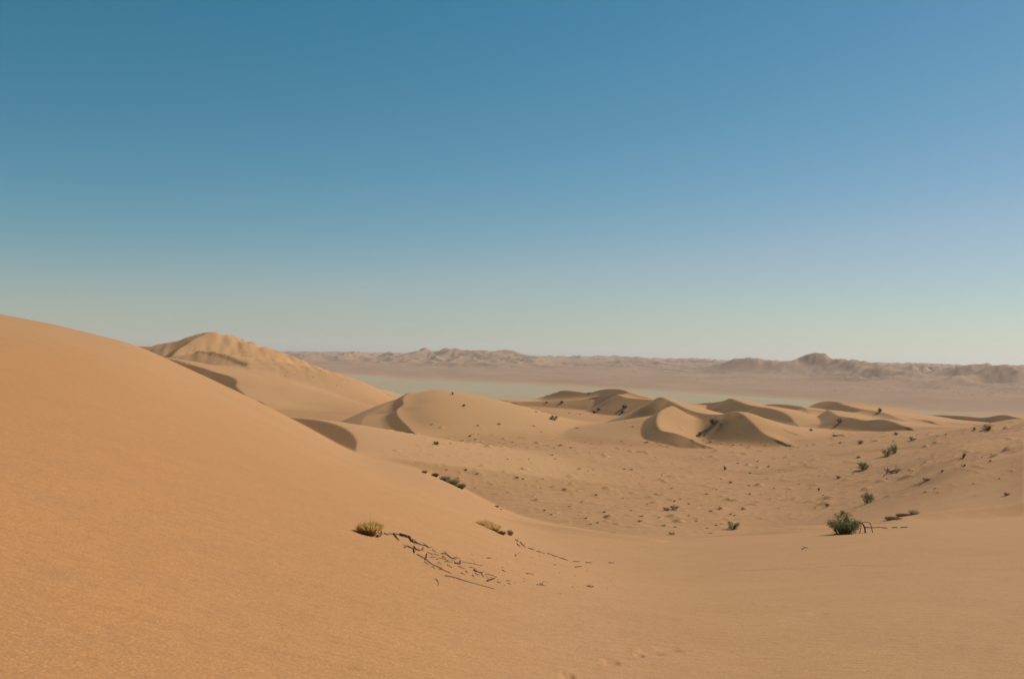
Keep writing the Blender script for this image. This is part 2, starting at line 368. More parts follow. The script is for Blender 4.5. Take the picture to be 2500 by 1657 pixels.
def land(x, y):
    shp = x.shape
    x = x.ravel(); y = y.ravel()
    zf, zb, t = near_surface(x, y)
    # basin floor
    lg = np.log(np.maximum(y, 8.0))
    i_t = np.interp(t, B_T, np.arange(len(B_T)))
    z = np.zeros_like(x)
    uy, inv = np.unique(np.round(lg, 4), return_inverse=True)
    rows = pchip(np.log(BY), B_TAB, np.clip(uy, math.log(30), math.log(1100)))     # per distinct distance
    # smooth across columns
    fi = np.floor(i_t).astype(int).clip(0, len(B_T) - 2); ft = i_t - fi
    fm1 = np.maximum(fi - 1, 0); fp2 = np.minimum(fi + 2, len(B_T) - 1)
    a, b, c, d = rows[inv, fm1], rows[inv, fi], rows[inv, fi + 1], rows[inv, fp2]
    z = 0.5 * (2 * b + (c - a) * ft + (2 * a - 5 * b + 4 * c - d) * ft ** 2 + (3 * b - a - 3 * c + d) * ft ** 3)
    # far country: behind the plain the land climbs
    s = (x + 309) * .765 + (y - 2030) * .644
    fn = fbm(x / 420, y / 420, 3, 11)
    s2 = s + 60 * fn + 28 * noise(x / 70, y / 150, 12) + 110 * sstep(.18, .46, t)
    rise = np.maximum(s2, 0) * .036
    rise = 42 * (1 - np.exp(-rise / 42))
    far_on = sstep(1000, 1150, y)
    z = z + far_on * rise
    gravel = sstep(650, 900, y) * (1 - sstep(-70, 80, s2))
    gravel = gravel * np.clip(.97 + .30 * fbm(x / 150, y / 420, 4, 13) - .35 * sstep(.25, .5, t), 0, 1)
    bumps = sstep(0, 500, s2) * far_on
    q = fbm(x / 260 + .3 * fn, y / 330, 4, 21)
    q2 = fbm(x / 75 + y / 190, y / 120, 3, 31)
    zz = z.copy()
    for r in FAR:
        zz = ridge(x, y, zz, **r)
    z = np.where(far_on > 0, zz, z)
    up = sstep(150, 900, s2) * far_on
    rg = 1 - 2.2 * np.abs(noise(x / 400 + .5 * fn, y / 520 + x / 1100, 23)); rg2 = 1 - 2.2 * np.abs(noise(x / 115 + .3 * q, y / 190 + x / 380, 24))
    patch = sstep(-.25, .35, fbm(x / 900, y / 1300, 2, 25) + .15)
    z = z + up * (.35 + .65 * patch) * (11 * rg + 14 * rg2 * (.4 + .6 * np.clip(rg, 0, 1)) + 9 * (.25 - np.abs(q2)) - 6)
    # left hill
    zb3 = z
    for r in HILL:
        z = ridge(x, y, z, **r)
    hillf = .6 * sstep(.5, 5, z - zb3)
    hm = np.exp(-(((x + 115) / 60) ** 2 + ((y - 560) / 130) ** 2))
    ln = noise((x * .9 + y * .25) / 9, (y - x * .3) / 60, 41) + .5 * noise((x * .9 + y * .25) / 4, (y - x * .3) / 35, 42)
    ln2 = noise((x * .9 + y * .25) / 4.5, (y - x * .3) / 45, 43)
    z = z + hm * (1.5 * np.minimum(ln, .2) + 1.3 * np.minimum(ln2, .12))
    # soft swells of the basin
    bm = sstep(70, 110, y) * (1 - sstep(330, 420, y))
    z = z + bm * .35 * fbm(x / 26, y / 40, 3, 51)
    rs = sstep(.28, .46, t) * sstep(60, 90, y) * (1 - sstep(230, 300, y))
    # long banks that run up the slope on the right
    ph = (y * .93 - x * .18)
    z = z + rs * (1.1 * noise(x / 70, ph / 13, 61) + .5 * noise(x / 40, ph / 5.5, 62))
    for r in BANK:
        z = bank(x, y, z, **r)
    zb4 = z
    z = dome(x, y, z)
    for r in MID:
        z = ridge(x, y, z, **r)
    fresh = sstep(.15, 1.6, z - zb4)
    # low hummocks of blown sand round the scrub
    hk = noise(x / 2.3, y / 1.3, 71); hk2 = noise(x / 6.5, y / 6.5, 72)
    hum = np.maximum(hk - .42, 0) * np.clip(.55 + 1.3 * hk2, 0, 1.6)
    z = z + sstep(85, 105, y) * (1 - sstep(200, 235, y)) * sstep(-.16, -.08, t) * 1.05 * hum
    hk3 = noise(x / .95, y / .8, 73)
    z = z + sstep(70, 100, y) * (1 - sstep(150, 215, y)) * sstep(-.16, -.05, t) * .16 * np.maximum(hk3 - .25, 0)
    # near dune in front of it all
    d = .35 + .012 * np.maximum(y, 0)
    zn = smin(zf, zb, d * 1.6)
    sw = fbm(x / 14, y / 18, 2, 81)
    zn = zn + .05 * sw * sstep(4, 20, y) + .012 * noise(x / 2.2, y / 3.0, 83)
    # trough and bank at the foot of the near dune
    tx, te = ray(1420, 1330); 
    g = np.exp(-(((t - tx) / .075) ** 2 + ((y - 43) / 6.0) ** 2)); zn = zn - .28 * g
    g = np.exp(-(((t - tx - .02) / .09) ** 2 + ((y - 33) / 5.0) ** 2)); zn = zn + .12 * g
    # wheel-like drift lines at lower left
    dl = np.abs(y - (6.1 + .055 * (x + 4) ** 1))
    zn = zn + .010 * np.exp(-(dl / .10) ** 2) * sstep(-4.0, -2.0, x) * (1 - sstep(-.2, .6, x))
    z0 = z
    z = smax(z, zn, .5)
    for r in LIP:
        z = bank(x, y, z, **r)
    isnear = (zn > z0 - .05) & (y < 110)
    fresh = .8 * np.maximum(fresh, hillf) * (1 - isnear)
    scrub = sstep(85, 105, y) * (1 - sstep(210, 240, y)) * sstep(-.16, -.06, t) * (1 - fresh) * (1 - isnear)
    return [q_.reshape(shp) for q_ in (z, gravel, isnear, s2, t, fresh, scrub)]

# ------------------------------------------------------------------ sampling grid (fan-shaped, finer near)
def rowset():
    a = np.linspace(-9, 2.6, 14)[:-1]
    w = np.concatenate([np.linspace(2.6, 4.4, 9)[:-1], 1 / np.linspace(1 / 4.4, 1 / 20, 150)[:-1], np.exp(np.linspace(math.log(20), math.log(62), 220))])
    b = np.exp(np.linspace(math.log(62.2), math.log(190), 270))
    c = np.linspace(190.3, 345, 480)
    d = np.exp(np.linspace(math.log(346), math.log(820), 110))
    e = np.exp(np.linspace(math.log(828), math.log(7000), 175))
    f = np.exp(np.linspace(math.log(7300), math.log(12000), 5))
    return np.concatenate([a, w, b, c, d, e, f])
RY = rowset()
RT = np.concatenate([np.linspace(-1.25, -.54, 22)[:-1], np.linspace(-.54, .54, 920), np.linspace(.54, 1.25, 22)[1:]])
GY = np.repeat(RY[:, None], len(RT), 1)
GX = RT[None, :] * np.sqrt(np.maximum(RY, 0) ** 2 + 36.0)[:, None]
GZ, GRAV, ISN, S2, GT, FRESH, SCRUB = land(GX, GY)
nr, nc = GZ.shape

# footprints pressed into the foreground
def ground_hit(u, v, lo=3.0, hi=12000.0):
    """where a sight line first meets the land"""
    t, e = ray(u, v)
    ys = np.exp(np.linspace(math.log(lo), math.log(hi), 2600))
    zl = land_fast(t * ys, ys)
    under = zl > e * ys
    if not under.any():
        return None
    i = int(np.argmax(under))
    y0, y1 = (ys[i - 1], ys[i]) if i else (lo, lo)
    f0 = land_fast(np.array([t * y0]), np.array([y0]))[0] - e * y0
    f1 = zl[i] - e * ys[i]
    yy = y0 + (y1 - y0) * (-f0) / (f1 - f0 + 1e-12) if i else lo
    return np.array([t * yy, yy, land_fast(np.array([t * yy]), np.array([yy]))[0]])

def land_fast(x, y):
    """height from the sampled grid, so that things stand on the mesh itself"""
    r = np.interp(y, RY, np.arange(nr))
    tt = x / np.sqrt(np.maximum(y, 0) ** 2 + 36.0)
    c = np.interp(tt, RT, np.arange(nc))
    r0 = np.clip(r.astype(int), 0, nr - 2); c0 = np.clip(c.astype(int), 0, nc - 2)
    fr = r - r0; fc = c - c0
    return (GZ[r0, c0] * (1 - fr) * (1 - fc) + GZ[r0 + 1, c0] * fr * (1 - fc) + GZ[r0, c0 + 1] * (1 - fr) * fc + GZ[r0 + 1, c0 + 1] * fr * fc)

near_rows = RY < 30
for (fu, fv, wpx) in FOOT:
    p = ground_hit(fu, fv)
    wx = wpx / F * p[1] * .55; wy = .09
    dx = GX - p[0]; dy = GY - p[1] - .12 * dx
    g = np.exp(-((dx / wx) ** 4 + (dy / wy) ** 2)) ; g2 = np.exp(-((dx / (wx * 1.5)) ** 2 + ((dy - .14) / .10) ** 2))
    GZ = GZ - np.where(near_rows[:, None], .026 * g - .012 * g2, 0)

# plants: the tiny tufts (u, v of the foot, width) and the feet of the larger ones; blown sand heaps up round each
TUFTS = """1055,1035,8 1167,1038,8 1219,1034,9 1303,1039,10 1322,1054,6 1408,1044,10 1157,1058,5 1168,1059,5 1148,1064,9 1160,1072,7 1126,1075,6 1131,1074,5 1100,1082,8
1250,1078,9 1353,1092,9 1393,1092,14 1355,1120,7 1331,1121,6 1430,1078,5 1516,1077,5 1525,1029,5 1545,1040,7 1290,1003,5 1308,1004,8 1325,1005,6 1390,1007,5 1408,1009,5 1415,1010,5
1335,982,7 1090,1145,6 1138,1146,12 1165,1155,14 1230,1150,7 1275,1144,8 1277,1168,9 1262,1165,9 1326,1168,7 1117,1166,10 1541,1086,6 1522,1094,6 1580,1079,8
1347,1110,12 1455,1140,7 1448,1146,7 1436,1149,6 1408,1156,4 1525,1144,14 1542,1145,10 1616,1158,6 1393,1178,6 1378,1194,16 1455,1207,14 1640,1191,8 1600,1205,12
1330,1245,9 1503,1233,5 1476,1249,12 1430,1264,13 1500,1277,9 1565,1259,14 1563,1271,16 1441,1278,9 1460,1275,7 1345,1255,10 1412,1257,5 1620,1282,16 1648,1286,14
1734,1167,7 1761,1168,6 1830,1154,10 1877,1139,10 1783,1177,18 1829,1184,9 1749,1194,9 1725,1205,14 1660,1217,8 1648,1222,9 1681,1229,9 1713,1231,6 1778,1216,5
1831,1204,10 1857,1206,9 1880,1218,8 1814,1242,15 1760,1240,14 1733,1247,9 1785,1254,9 1793,1257,8 1858,1264,9 1928,1265,6 1700,1271,11 1748,1281,11 1761,1278,5 1725,1288,9
1990,1239,13 2008,1222,6 1926,1132,5 1735,1300,13 1640,1303,16 1718,1074,6 1735,1078,7 1760,1083,8 1790,1086,10 1810,1084,6 1830,1088,7 1870,1086,6 1890,1096,7 1930,1085,6
1950,1090,5 1970,1086,6 1605,1079,6 1612,1085,5 1575,1079,6 1630,1089,7 1700,1093,6 2035,1055,6 2040,1063,14 2030,1069,8 2052,1080,14 2095,1116,13 1985,1084,5 2082,1157,7
2105,1193,5 2000,1160,5 2260,1127,6 2366,1079,4 2397,1072,5 2397,1115,9 2420,1108,8 2418,1124,9 2380,1137,5 2400,1140,5 2440,1167,6 2376,1180,8 2283,1191,7 2258,1200,8
2290,1201,8 2380,1208,5 2470,1149,9 2290,1063,9 2310,1060,7 2165,1168,6 2178,1162,5 2220,1147,9 2228,1149,7 2010,1208,7 2060,1214,6 2046,1180,6 1540,1160,6 1560,1180,6
1490,1190,7 1520,1215,7 1420,1225,8 1390,1235,7 1580,1230,7 1540,1245,8 1610,1262,8 1680,1258,7 1840,1230,7 1900,1240,7 1890,1190,6 1950,1180,6 1920,1200,6 1960,1150,5
1850,1125,6 1800,1130,6 1700,1120,5 1640,1130,5 1600,1115,5 1480,1110,5 1440,1105,5 1290,1120,5 1240,1120,5 1200,1180,7 1240,1200,8 1300,1210,8 1320,1190,6 1160,1190,6""".split()
FEET = [(2118, 1228, 34), (2165, 1113, 30), (2186, 1106, 28), (2108, 1146, 32), (2351, 1117, 14), (1788, 1290, 34), (1646, 1244, 20), (1626, 1245, 22), (1742, 1035, 30), (1711, 1062, 15), (1351, 1024, 20), (1065, 1085, 22), (2225, 1075, 24), (2101, 1083, 22), (2412, 1049, 30), (2380, 1049, 12), (2050, 1031, 17), (2149, 1005, 15), (1524, 996, 15), (1518, 1007, 13), (1371, 983, 11), (1461, 1001, 11), (1450, 1008, 9), (1132, 991, 10), (1105, 963, 8), (2187, 1061, 13), (1979, 1051, 9), (1770, 1146, 11), (2046, 1167, 16), (1999, 1198, 9), (2020, 1235, 14), (2056, 1257, 26), (2258, 1174, 20), (2300, 1152, 9), (2352, 1138, 11), (2458, 1208, 22), (1245, 1306, 20), (2058, 1303, 70), (2180, 1267, 36), (2208, 1260, 36), (2232, 1254, 24), (901, 1303, 40)]
def mound(p, w, amp):
    r0, r1 = np.searchsorted(RY, [p[1] - 3 * w, p[1] + 3 * w])
    gx, gy = GX[r0:r1], GY[r0:r1]
    dx = gx - p[0] - .25 * w; dy = gy - p[1] - .2 * w
    k = np.exp(-((dx / (.85 * w)) ** 2 + (dy / (.6 * w)) ** 2))
    GZ[r0:r1] += amp * k
for q in TUFTS:
    u, v, wp = [float(c) for c in q.split(',')]
    p = ground_hit(u, v + 1); w = wp / F * p[1]
    mound(p, max(w, .45), .22 * max(w, .3))
for u, v, wp in FEET:
    p = ground_hit(u, v); w = wp / F * p[1]
    mound(p, w * .9, .09 * w)

# normals of the whole field, so that the pieces meet without a seam
def field_normals():
    P = np.stack([GX, GY, GZ], -1)
    du = np.gradient(P, axis=1); dv = np.gradient(P, axis=0)
    n = np.cross(du, dv)
    n /= np.linalg.norm(n, axis=-1, keepdims=True)
    n[n[..., 2] < 0] *= -1
    return n
GN = field_normals()

# ------------------------------------------------------------------ materials
def mat(name):
    m = bpy.data.materials.new(name); m.use_nodes = True
    nt = m.node_tree
    return m, nt, nt.nodes['Principled BSDF']

def mixrgb(nt, fac, a, b, mode='MIX'):
    n = nt.nodes.new('ShaderNodeMix'); n.data_type = 'RGBA'; n.blend_type = mode
    for sock, val in ((n.inputs[0], fac), (n.inputs[6], a), (n.inputs[7], b)):
        if hasattr(val, 'links') or isinstance(val, bpy.types.NodeSocket):
            nt.links.new(val, sock)
        elif isinstance(val, (int, float)):
            sock.default_value = val
        else:
            sock.default_value = (*val, 1.0)
    return n.outputs[2]

def ntex(nt, vec, scale, detail=4.0, rough=.55):
    n = nt.nodes.new('ShaderNodeTexNoise')
    n.inputs['Scale'].default_value = scale; n.inputs['Detail'].default_value = detail; n.inputs['Roughness'].default_value = rough
    nt.links.new(vec, n.inputs['Vector'])
    return n.outputs['Fac']

def ramp(nt, val, stops):
    n = nt.nodes.new('ShaderNodeValToRGB')
    e = n.color_ramp.elements
    while len(e) < len(stops): e.new(.5)
    for el, (p, c) in zip(e, stops):
        el.position = p; el.color = (*c, 1) if len(c) == 3 else c
    nt.links.new(val, n.inputs[0])
    return n.outputs[0]

def bw(v): return (v, v, v)

def sand_material():
    m, nt, b = mat('sand')
    geo = nt.nodes.new('ShaderNodeNewGeometry'); P = geo.outputs['Position']
    at_g = nt.nodes.new('ShaderNodeAttribute'); at_g.attribute_name = 'gravel'
    at_w = nt.nodes.new('ShaderNodeAttribute'); at_w.attribute_name = 'ochre'
    big = ntex(nt, P, .06, 4); mid = ntex(nt, P, .9, 4); fine = ntex(nt, P, 55, 3, .7)
    c = mixrgb(nt, ramp(nt, big, [(.35, bw(0)), (.65, bw(1))]), (0.399, 0.203, 0.083), (0.433, 0.224, 0.095))
    c = mixrgb(nt, at_w.outputs['Fac'], c, (0.412, 0.182, 0.062))
    c = mixrgb(nt, ramp(nt, mid, [(.35, bw(.0)), (.7, bw(.35))]), c, (0.340, 0.169, 0.069))
    c = mixrgb(nt, ramp(nt, fine, [(.30, bw(.6)), (.5, bw(0.0))]), c, (0.236, 0.119, 0.050))
    c = mixrgb(nt, ramp(nt, fine, [(.55, bw(.0)), (.72, bw(.55))]), c, (0.552, 0.323, 0.159))
    at_d = nt.nodes.new('ShaderNodeAttribute'); at_d.attribute_name = 'fresh'
    c = mixrgb(nt, at_d.outputs['Fac'], c, (0.448, 0.239, 0.103))
    at_s = nt.nodes.new('ShaderNodeAttribute'); at_s.attribute_name = 'scrubby'
    sm = nt.nodes.new('ShaderNodeMapping'); sm.inputs['Scale'].default_value = (.55, 1.3, 1); nt.links.new(P, sm.inputs['Vector'])
    sp = ramp(nt, ntex(nt, sm.outputs[0], 1.1, 6, .7), [(.50, bw(0)), (.70, bw(.75))])
    c = mixrgb(nt, mixrgb(nt, 1.0, sp, at_s.outputs['Color'], 'MULTIPLY'), c, (0.217, 0.106, 0.043))
    cl = ntex(nt, P, 9, 3, .75)
    c = mixrgb(nt, ramp(nt, cl, [(.38, bw(.26)), (.52, bw(0.0))]), c, (0.266, 0.135, 0.057))
    cl2 = ntex(nt, P, 2.2, 4, .8)
    c = mixrgb(nt, ramp(nt, cl2, [(.36, bw(.09)), (.52, bw(0.0))]), c, (0.295, 0.147, 0.060))
    gn = ntex(nt, P, .012, 6, .6)
    gc = mixrgb(nt, gn, (.305, .233, .142), (.37, .283, .172))
    at_f = nt.nodes.new('ShaderNodeAttribute'); at_f.attribute_name = 'far_land'
    fc = mixrgb(nt, ntex(nt, P, .01, 6, .65), (0.245, 0.140, 0.078), (0.385, 0.232, 0.130))
    c = mixrgb(nt, at_f.outputs['Fac'], c, fc)
    c = mixrgb(nt, at_g.outputs['Fac'], c, gc)
    nt.links.new(c, b.inputs['Base Color'])
    b.inputs['Roughness'].default_value = 1.0
    b.inputs['Specular IOR Level'].default_value = .12
    # wind ripples and grain
    mp = nt.nodes.new('ShaderNodeMapping'); mp.inputs['Rotation'].default_value = (0, 0, .5); mp.inputs['Scale'].default_value = (1.2, 7.5, 1.2)
    nt.links.new(P, mp.inputs['Vector'])
    rp = ntex(nt, mp.outputs[0], 1.0, 2, .5)
    g2 = ntex(nt, P, 24, 3, .7)
    g3 = ntex(nt, P, 1.6, 4, .6)
    add = nt.nodes.new('ShaderNodeMath'); add.operation = 'MULTIPLY_ADD'
    nt.links.new(g2, add.inputs[0]); add.inputs[1].default_value = .5
    nt.links.new(rp, add.inputs[2])
    bp = nt.nodes.new('ShaderNodeBump'); bp.inputs['Strength'].default_value = .5; bp.inputs['Distance'].default_value = .02
    nt.links.new(add.outputs[0], bp.inputs['Height'])
    bp2 = nt.nodes.new('ShaderNodeBump'); bp2.inputs['Strength'].default_value = .22; bp2.inputs['Distance'].default_value = .05
    nt.links.new(g3, bp2.inputs['Height']); nt.links.new(bp.outputs[0], bp2.inputs['Normal'])
    wv = nt.nodes.new('ShaderNodeTexWave'); wv.wave_type = 'BANDS'; wv.bands_direction = 'Y'
    wv.inputs['Scale'].default_value = 2.6; wv.inputs['Distortion'].default_value = 5.0; wv.inputs['Detail'].default_value = 2.0; wv.inputs['Detail Scale'].default_value = .8
    nt.links.new(P, wv.inputs['Vector'])
    at_r = nt.nodes.new('ShaderNodeAttribute'); at_r.attribute_name = 'ripple'
    ml = nt.nodes.new('ShaderNodeMath'); ml.operation = 'MULTIPLY'
    nt.links.new(wv.outputs['Fac'], ml.inputs[0]); nt.links.new(at_r.outputs['Fac'], ml.inputs[1])
    bp3 = nt.nodes.new('ShaderNodeBump'); bp3.inputs['Strength'].default_value = .13; bp3.inputs['Distance'].default_value = .012
    nt.links.new(ml.outputs[0], bp3.inputs['Height']); nt.links.new(bp2.outputs[0], bp3.inputs['Normal'])
    nt.links.new(bp3.outputs[0], b.inputs['Normal'])
    return m
SAND = sand_material()

# ------------------------------------------------------------------ cut the field into its named pieces
OCHRE = sstep(.15, -.40, GT) * (1 - sstep(95, 140, GY)) * (1 - .95 * sstep(9, 52, GY))
RIPPLE = (1 - sstep(7, 26, GY)) * sstep(-.35, .35, fbm(GX / 3.5, GY / 5, 2, 95))
FARL = sstep(-20, 80, S2) * (GY > 1000)
def cell(a):
    return a[:-1, :-1]
cy, cx, ct = cell(GY), cell(GX), cell(GT)
near = cell(ISN) | (cy < 40)
hillm = ~near & (cy > 285) & (cy < 900) & (cx < -40 - .06 * (cy - 300)) & (ct < -.13)
farm = ~near & (cell(S2) > 0) & (cy > 1000)
plain = ~near & ~hillm & ~farm & (cy > 480)
basin = ~near & ~hillm & ~farm & ~plain

def land_piece(name, mask):
    r, c = np.nonzero(mask)
    idx = np.arange(nr * nc).reshape(nr, nc)
    q = np.stack([idx[r, c], idx[r, c + 1], idx[r + 1, c + 1], idx[r + 1, c]], -1)
    used, inv = np.unique(q, return_inverse=True)
    q = inv.reshape(-1, 4)
    co = np.stack([GX.ravel()[used], GY.ravel()[used], GZ.ravel()[used]], -1).astype(np.float32)
    me = bpy.data.meshes.new(name)
    me.vertices.add(len(co)); me.vertices.foreach_set('co', co.ravel())
    me.loops.add(q.size); me.loops.foreach_set('vertex_index', q.ravel().astype(np.int32))
    me.polygons.add(len(q)); me.polygons.foreach_set('loop_start', np.arange(0, q.size, 4, dtype=np.int32))
    me.update(calc_edges=True)
    me.polygons.foreach_set('use_smooth', np.ones(len(q), bool))
    for nm, arr in (('gravel', GRAV), ('fresh', FRESH), ('scrubby', SCRUB), ('ripple', RIPPLE), ('ochre', OCHRE), ('far_land', FARL)):
        a = me.attributes.new(nm, 'FLOAT', 'POINT')
        a.data.foreach_set('value', arr.ravel()[used].astype(np.float32))
    me.normals_split_custom_set_from_vertices(GN.reshape(-1, 3)[used].tolist())
    me.materials.append(SAND)
    o = bpy.data.objects.new(name, me); col.objects.link(o)
    o['kind'] = 'structure'
    return o
land_piece('foreground_dune', near)
land_piece('dune_hill', hillm)
land_piece('desert_basin', basin)
land_piece('gravel_plain', plain)
land_piece('distant_dunes', farm)

# ------------------------------------------------------------------ plants and dead wood
def plain_mat(name, c1, c2, scale=30.0, trans=0.0, rough=.85):
    m, nt, b = mat(name)
    geo = nt.nodes.new('ShaderNodeNewGeometry')
    f = ntex(nt, geo.outputs['Position'], scale, 2)
    oi = nt.nodes.new('ShaderNodeObjectInfo')
    c = mixrgb(nt, ramp(nt, f, [(.35, bw(0)), (.65, bw(1))]), c1, c2)
    hs = nt.nodes.new('ShaderNodeHueSaturation')
    mr = nt.nodes.new('ShaderNodeMapRange'); mr.inputs[3].default_value = .75; mr.inputs[4].default_value = 1.2
    nt.links.new(oi.outputs['Random'], mr.inputs[0]); nt.links.new(mr.outputs[0], hs.inputs['Value'])
    nt.links.new(c, hs.inputs['Color'])
    nt.links.new(hs.outputs[0], b.inputs['Base Color'])
    b.inputs['Roughness'].default_value = rough
    b.inputs['Specular IOR Level'].default_value = .2
    if trans:
        tl = nt.nodes.new('ShaderNodeBsdfTranslucent'); mx = nt.nodes.new('ShaderNodeMixShader'); mx.inputs[0].default_value = trans
        nt.links.new(hs.outputs[0], tl.inputs['Color']); nt.links.new(b.outputs[0], mx.inputs[1]); nt.links.new(tl.outputs[0], mx.inputs[2])
        nt.links.new(mx.outputs[0], nt.nodes['Material Output'].inputs['Surface'])
    return m
M_GREEN = plain_mat('green_leaf', (.175, .178, .066), (.262, .245, .100), 14, .4)
M_GREY = plain_mat('grey_green_leaf', (.215, .180, .080), (.300, .245, .115), 14, .4)
M_DARK = plain_mat('dark_leaf', (.055, .050, .030), (.095, .085, .050), 14, .3)
M_STRAW = plain_mat('straw', (.680, .430, .140), (.800, .550, .210), 20, .55)
M_BROWN = plain_mat('dry_brown_leaf', (.160, .092, .046), (.260, .155, .080), 14, .3)
M_WOOD = plain_mat('dead_wood', (.085, .046, .029), (.165, .095, .060), 40)
M_STEM = plain_mat('shrub_stem', (.070, .045, .030), (.130, .090, .060), 40)

class MB:
    def __init__(s): s.v = []; s.f = []; s.n = 0
    def add(s, v, f):
        s.v.append(np.asarray(v, float)); s.f += [tuple(i + s.n for i in q) for q in f]; s.n += len(v)
    def tube(s, P, r0, r1, k=5):
        P = np.asarray(P, float); n = len(P)
        T = np.gradient(P, axis=0); T /= np.linalg.norm(T, axis=1, keepdims=True) + 1e-9
        V = []
        for i in range(n):
            a = np.cross(T[i], (0.3, 0.2, 1.0)); 
            if np.linalg.norm(a) < 1e-3: a = np.cross(T[i], (1.0, 0, 0))
            a /= np.linalg.norm(a); b = np.cross(T[i], a)
            r = r0 + (r1 - r0) * i / (n - 1)
            for j in range(k):
                w = 2 * math.pi * j / k
                V.append(P[i] + r * (a * math.cos(w) + b * math.sin(w)))
        Fq = [(i * k + j, i * k + (j + 1) % k, (i + 1) * k + (j + 1) % k, (i + 1) * k + j) for i in range(n - 1) for j in range(k)]
        Fq += [tuple(range(k))[::-1], tuple((n - 1) * k + j for j in range(k))]
        s.add(V, Fq)
    def quads(s, C, A, B):
        """many flat leaves: centres C, half axes A and B"""
        V = np.stack([C - A, C - A * .1 + B, C + A, C - A * .1 - B], 1).reshape(-1, 3)
        n = len(C); base = s.n
        s.v.append(V); s.f += [(base + 4 * i, base + 4 * i + 1, base + 4 * i + 2, base + 4 * i + 3) for i in range(n)]; s.n += 4 * n
    def mesh(s, name, m):
        me = bpy.data.meshes.new(name)
        me.from_pydata(np.vstack(s.v).tolist(), [], s.f)
        me.materials.append(m); me.update()
        return me

def link(name, me, parent=None):
    o = bpy.data.objects.new(name, me); col.objects.link(o)
    if parent: o.parent = parent
    return o
def tag(o, label, cat, group=None):
    o['label'] = label; o['category'] = cat
    if group: o['group'] = group
    return o

def unit(v): return v / (np.linalg.norm(v, axis=-1, keepdims=True) + 1e-9)

def shrub_parts(seed, w, h, leaves, leaf_len, stems=14, lean=(0, 0), ragged=.35, along=1.0):
    """stems that fork out of the sand and narrow leaves in clumps along them; about w wide and h high"""
    r = np.random.default_rng(seed)
    st = MB(); fo = MB()
    tips = []
    for i in range(stems):
        a = r.uniform(0, 2 * math.pi); rad = (r.uniform(.12, 1) ** .7) * w / 2
        hh = h * (1 - .55 * (2 * rad / w) ** 2) * r.uniform(1 - ragged, 1.0)
        b = np.array([math.cos(a) * rad * .35 * along + r.normal(0, .04 * w), math.sin(a) * rad * .35, -.04 * h])
        e = np.array([math.cos(a) * rad * along + lean[0] * hh, math.sin(a) * rad + lean[1] * hh, hh * .88])
        mid = (b + e) / 2 + np.array([0, 0, .12 * h]) + r.normal(0, .03 * w, 3)
        P = catmull([b, mid, e], 3)
        st.tube(P, .014 * w + .003, .004 * w, 4)
        tips.append(P[1:]); tips.append(np.vstack([P[1:4]] * 2))
        for q in range(3):
            s0 = P[r.integers(2, len(P) - 1)]
            e2 = s0 + unit(r.normal(0, 1, 3) + np.array([math.cos(a), math.sin(a), 1.1])) * r.uniform(.14, .30) * (w + h) / 2
            e2[2] = max(e2[2], .08 * h)
            Q = np.array([s0, (s0 + e2) / 2 + r.normal(0, .015 * w, 3), e2])
            st.tube(Q, .006 * w, .002 * w, 3)
            tips.append(np.vstack([Q, [(Q[1] + Q[2]) / 2]]))
    T = np.vstack(tips)
    C = T[r.integers(0, len(T), leaves)] + r.normal(0, 1, (leaves, 3)) * np.array([.055 * w, .055 * w, .06 * h])
    C[:, 2] = np.maximum(C[:, 2], .03 * h)
    D = unit(r.normal(0, 1, (leaves, 3)) + np.array([0, 0, .9]) + unit(C) * .6)
    S = unit(np.cross(D, r.normal(0, 1, (leaves, 3))))
    L = leaf_len * r.uniform(.6, 1.3, (leaves, 1))
    fo.quads(C, D * L * .5, S * L * .16)
    return st, fo

def make_shrub(name, seed, pos, w, h, label, cat, m=M_GREEN, leaves=900, leaf=None, group=None, **kw):
    o = bpy.data.objects.new(name, None); col.objects.link(o); o.location = pos
    o.empty_display_size = .2
    st, fo = shrub_parts(seed, w, h, leaves, leaf or .085 * w, **kw)
    link('stems', st.mesh('stems', M_STEM), o)
    link('foliage', fo.mesh('foliage', m), o)
    tag(o, label, cat, group)
    return o

def tussock_mesh(seed, w, h, blades, m, spread=.6, stretch=(1, 1), curve=.25, bw_=.010):
    r = np.random.default_rng(seed)
    mb = MB()
    for i in range(blades):
        a = r.uniform(0, 2 * math.pi); q = math.sqrt(r.uniform())
        b = np.array([math.cos(a) * q * w * .33 * stretch[0], math.sin(a) * q * w * .33 * stretch[1], -.02])
        d = np.array([math.cos(a) * spread * q + r.normal(0, .16), math.sin(a) * spread * q + r.normal(0, .16), 1.0])
        L = h * r.uniform(.55, 1.05) * (1 - .25 * q)
        d = unit(d) * L
        side = unit(np.cross(d, r.normal(0, 1, 3))) * bw_ * .5
        mid = b + d * .55; end = b + d + np.array([math.cos(a), math.sin(a), -.5]) * curve * L * r.uniform(.1, 1)
        mb.add([b - side, b + side, mid + side * .8, mid - side * .8, end], [(0, 1, 2, 3), (3, 2, 4)])
    return mb.mesh('grass_blades', m)

def px(n, Y): return n / F * Y

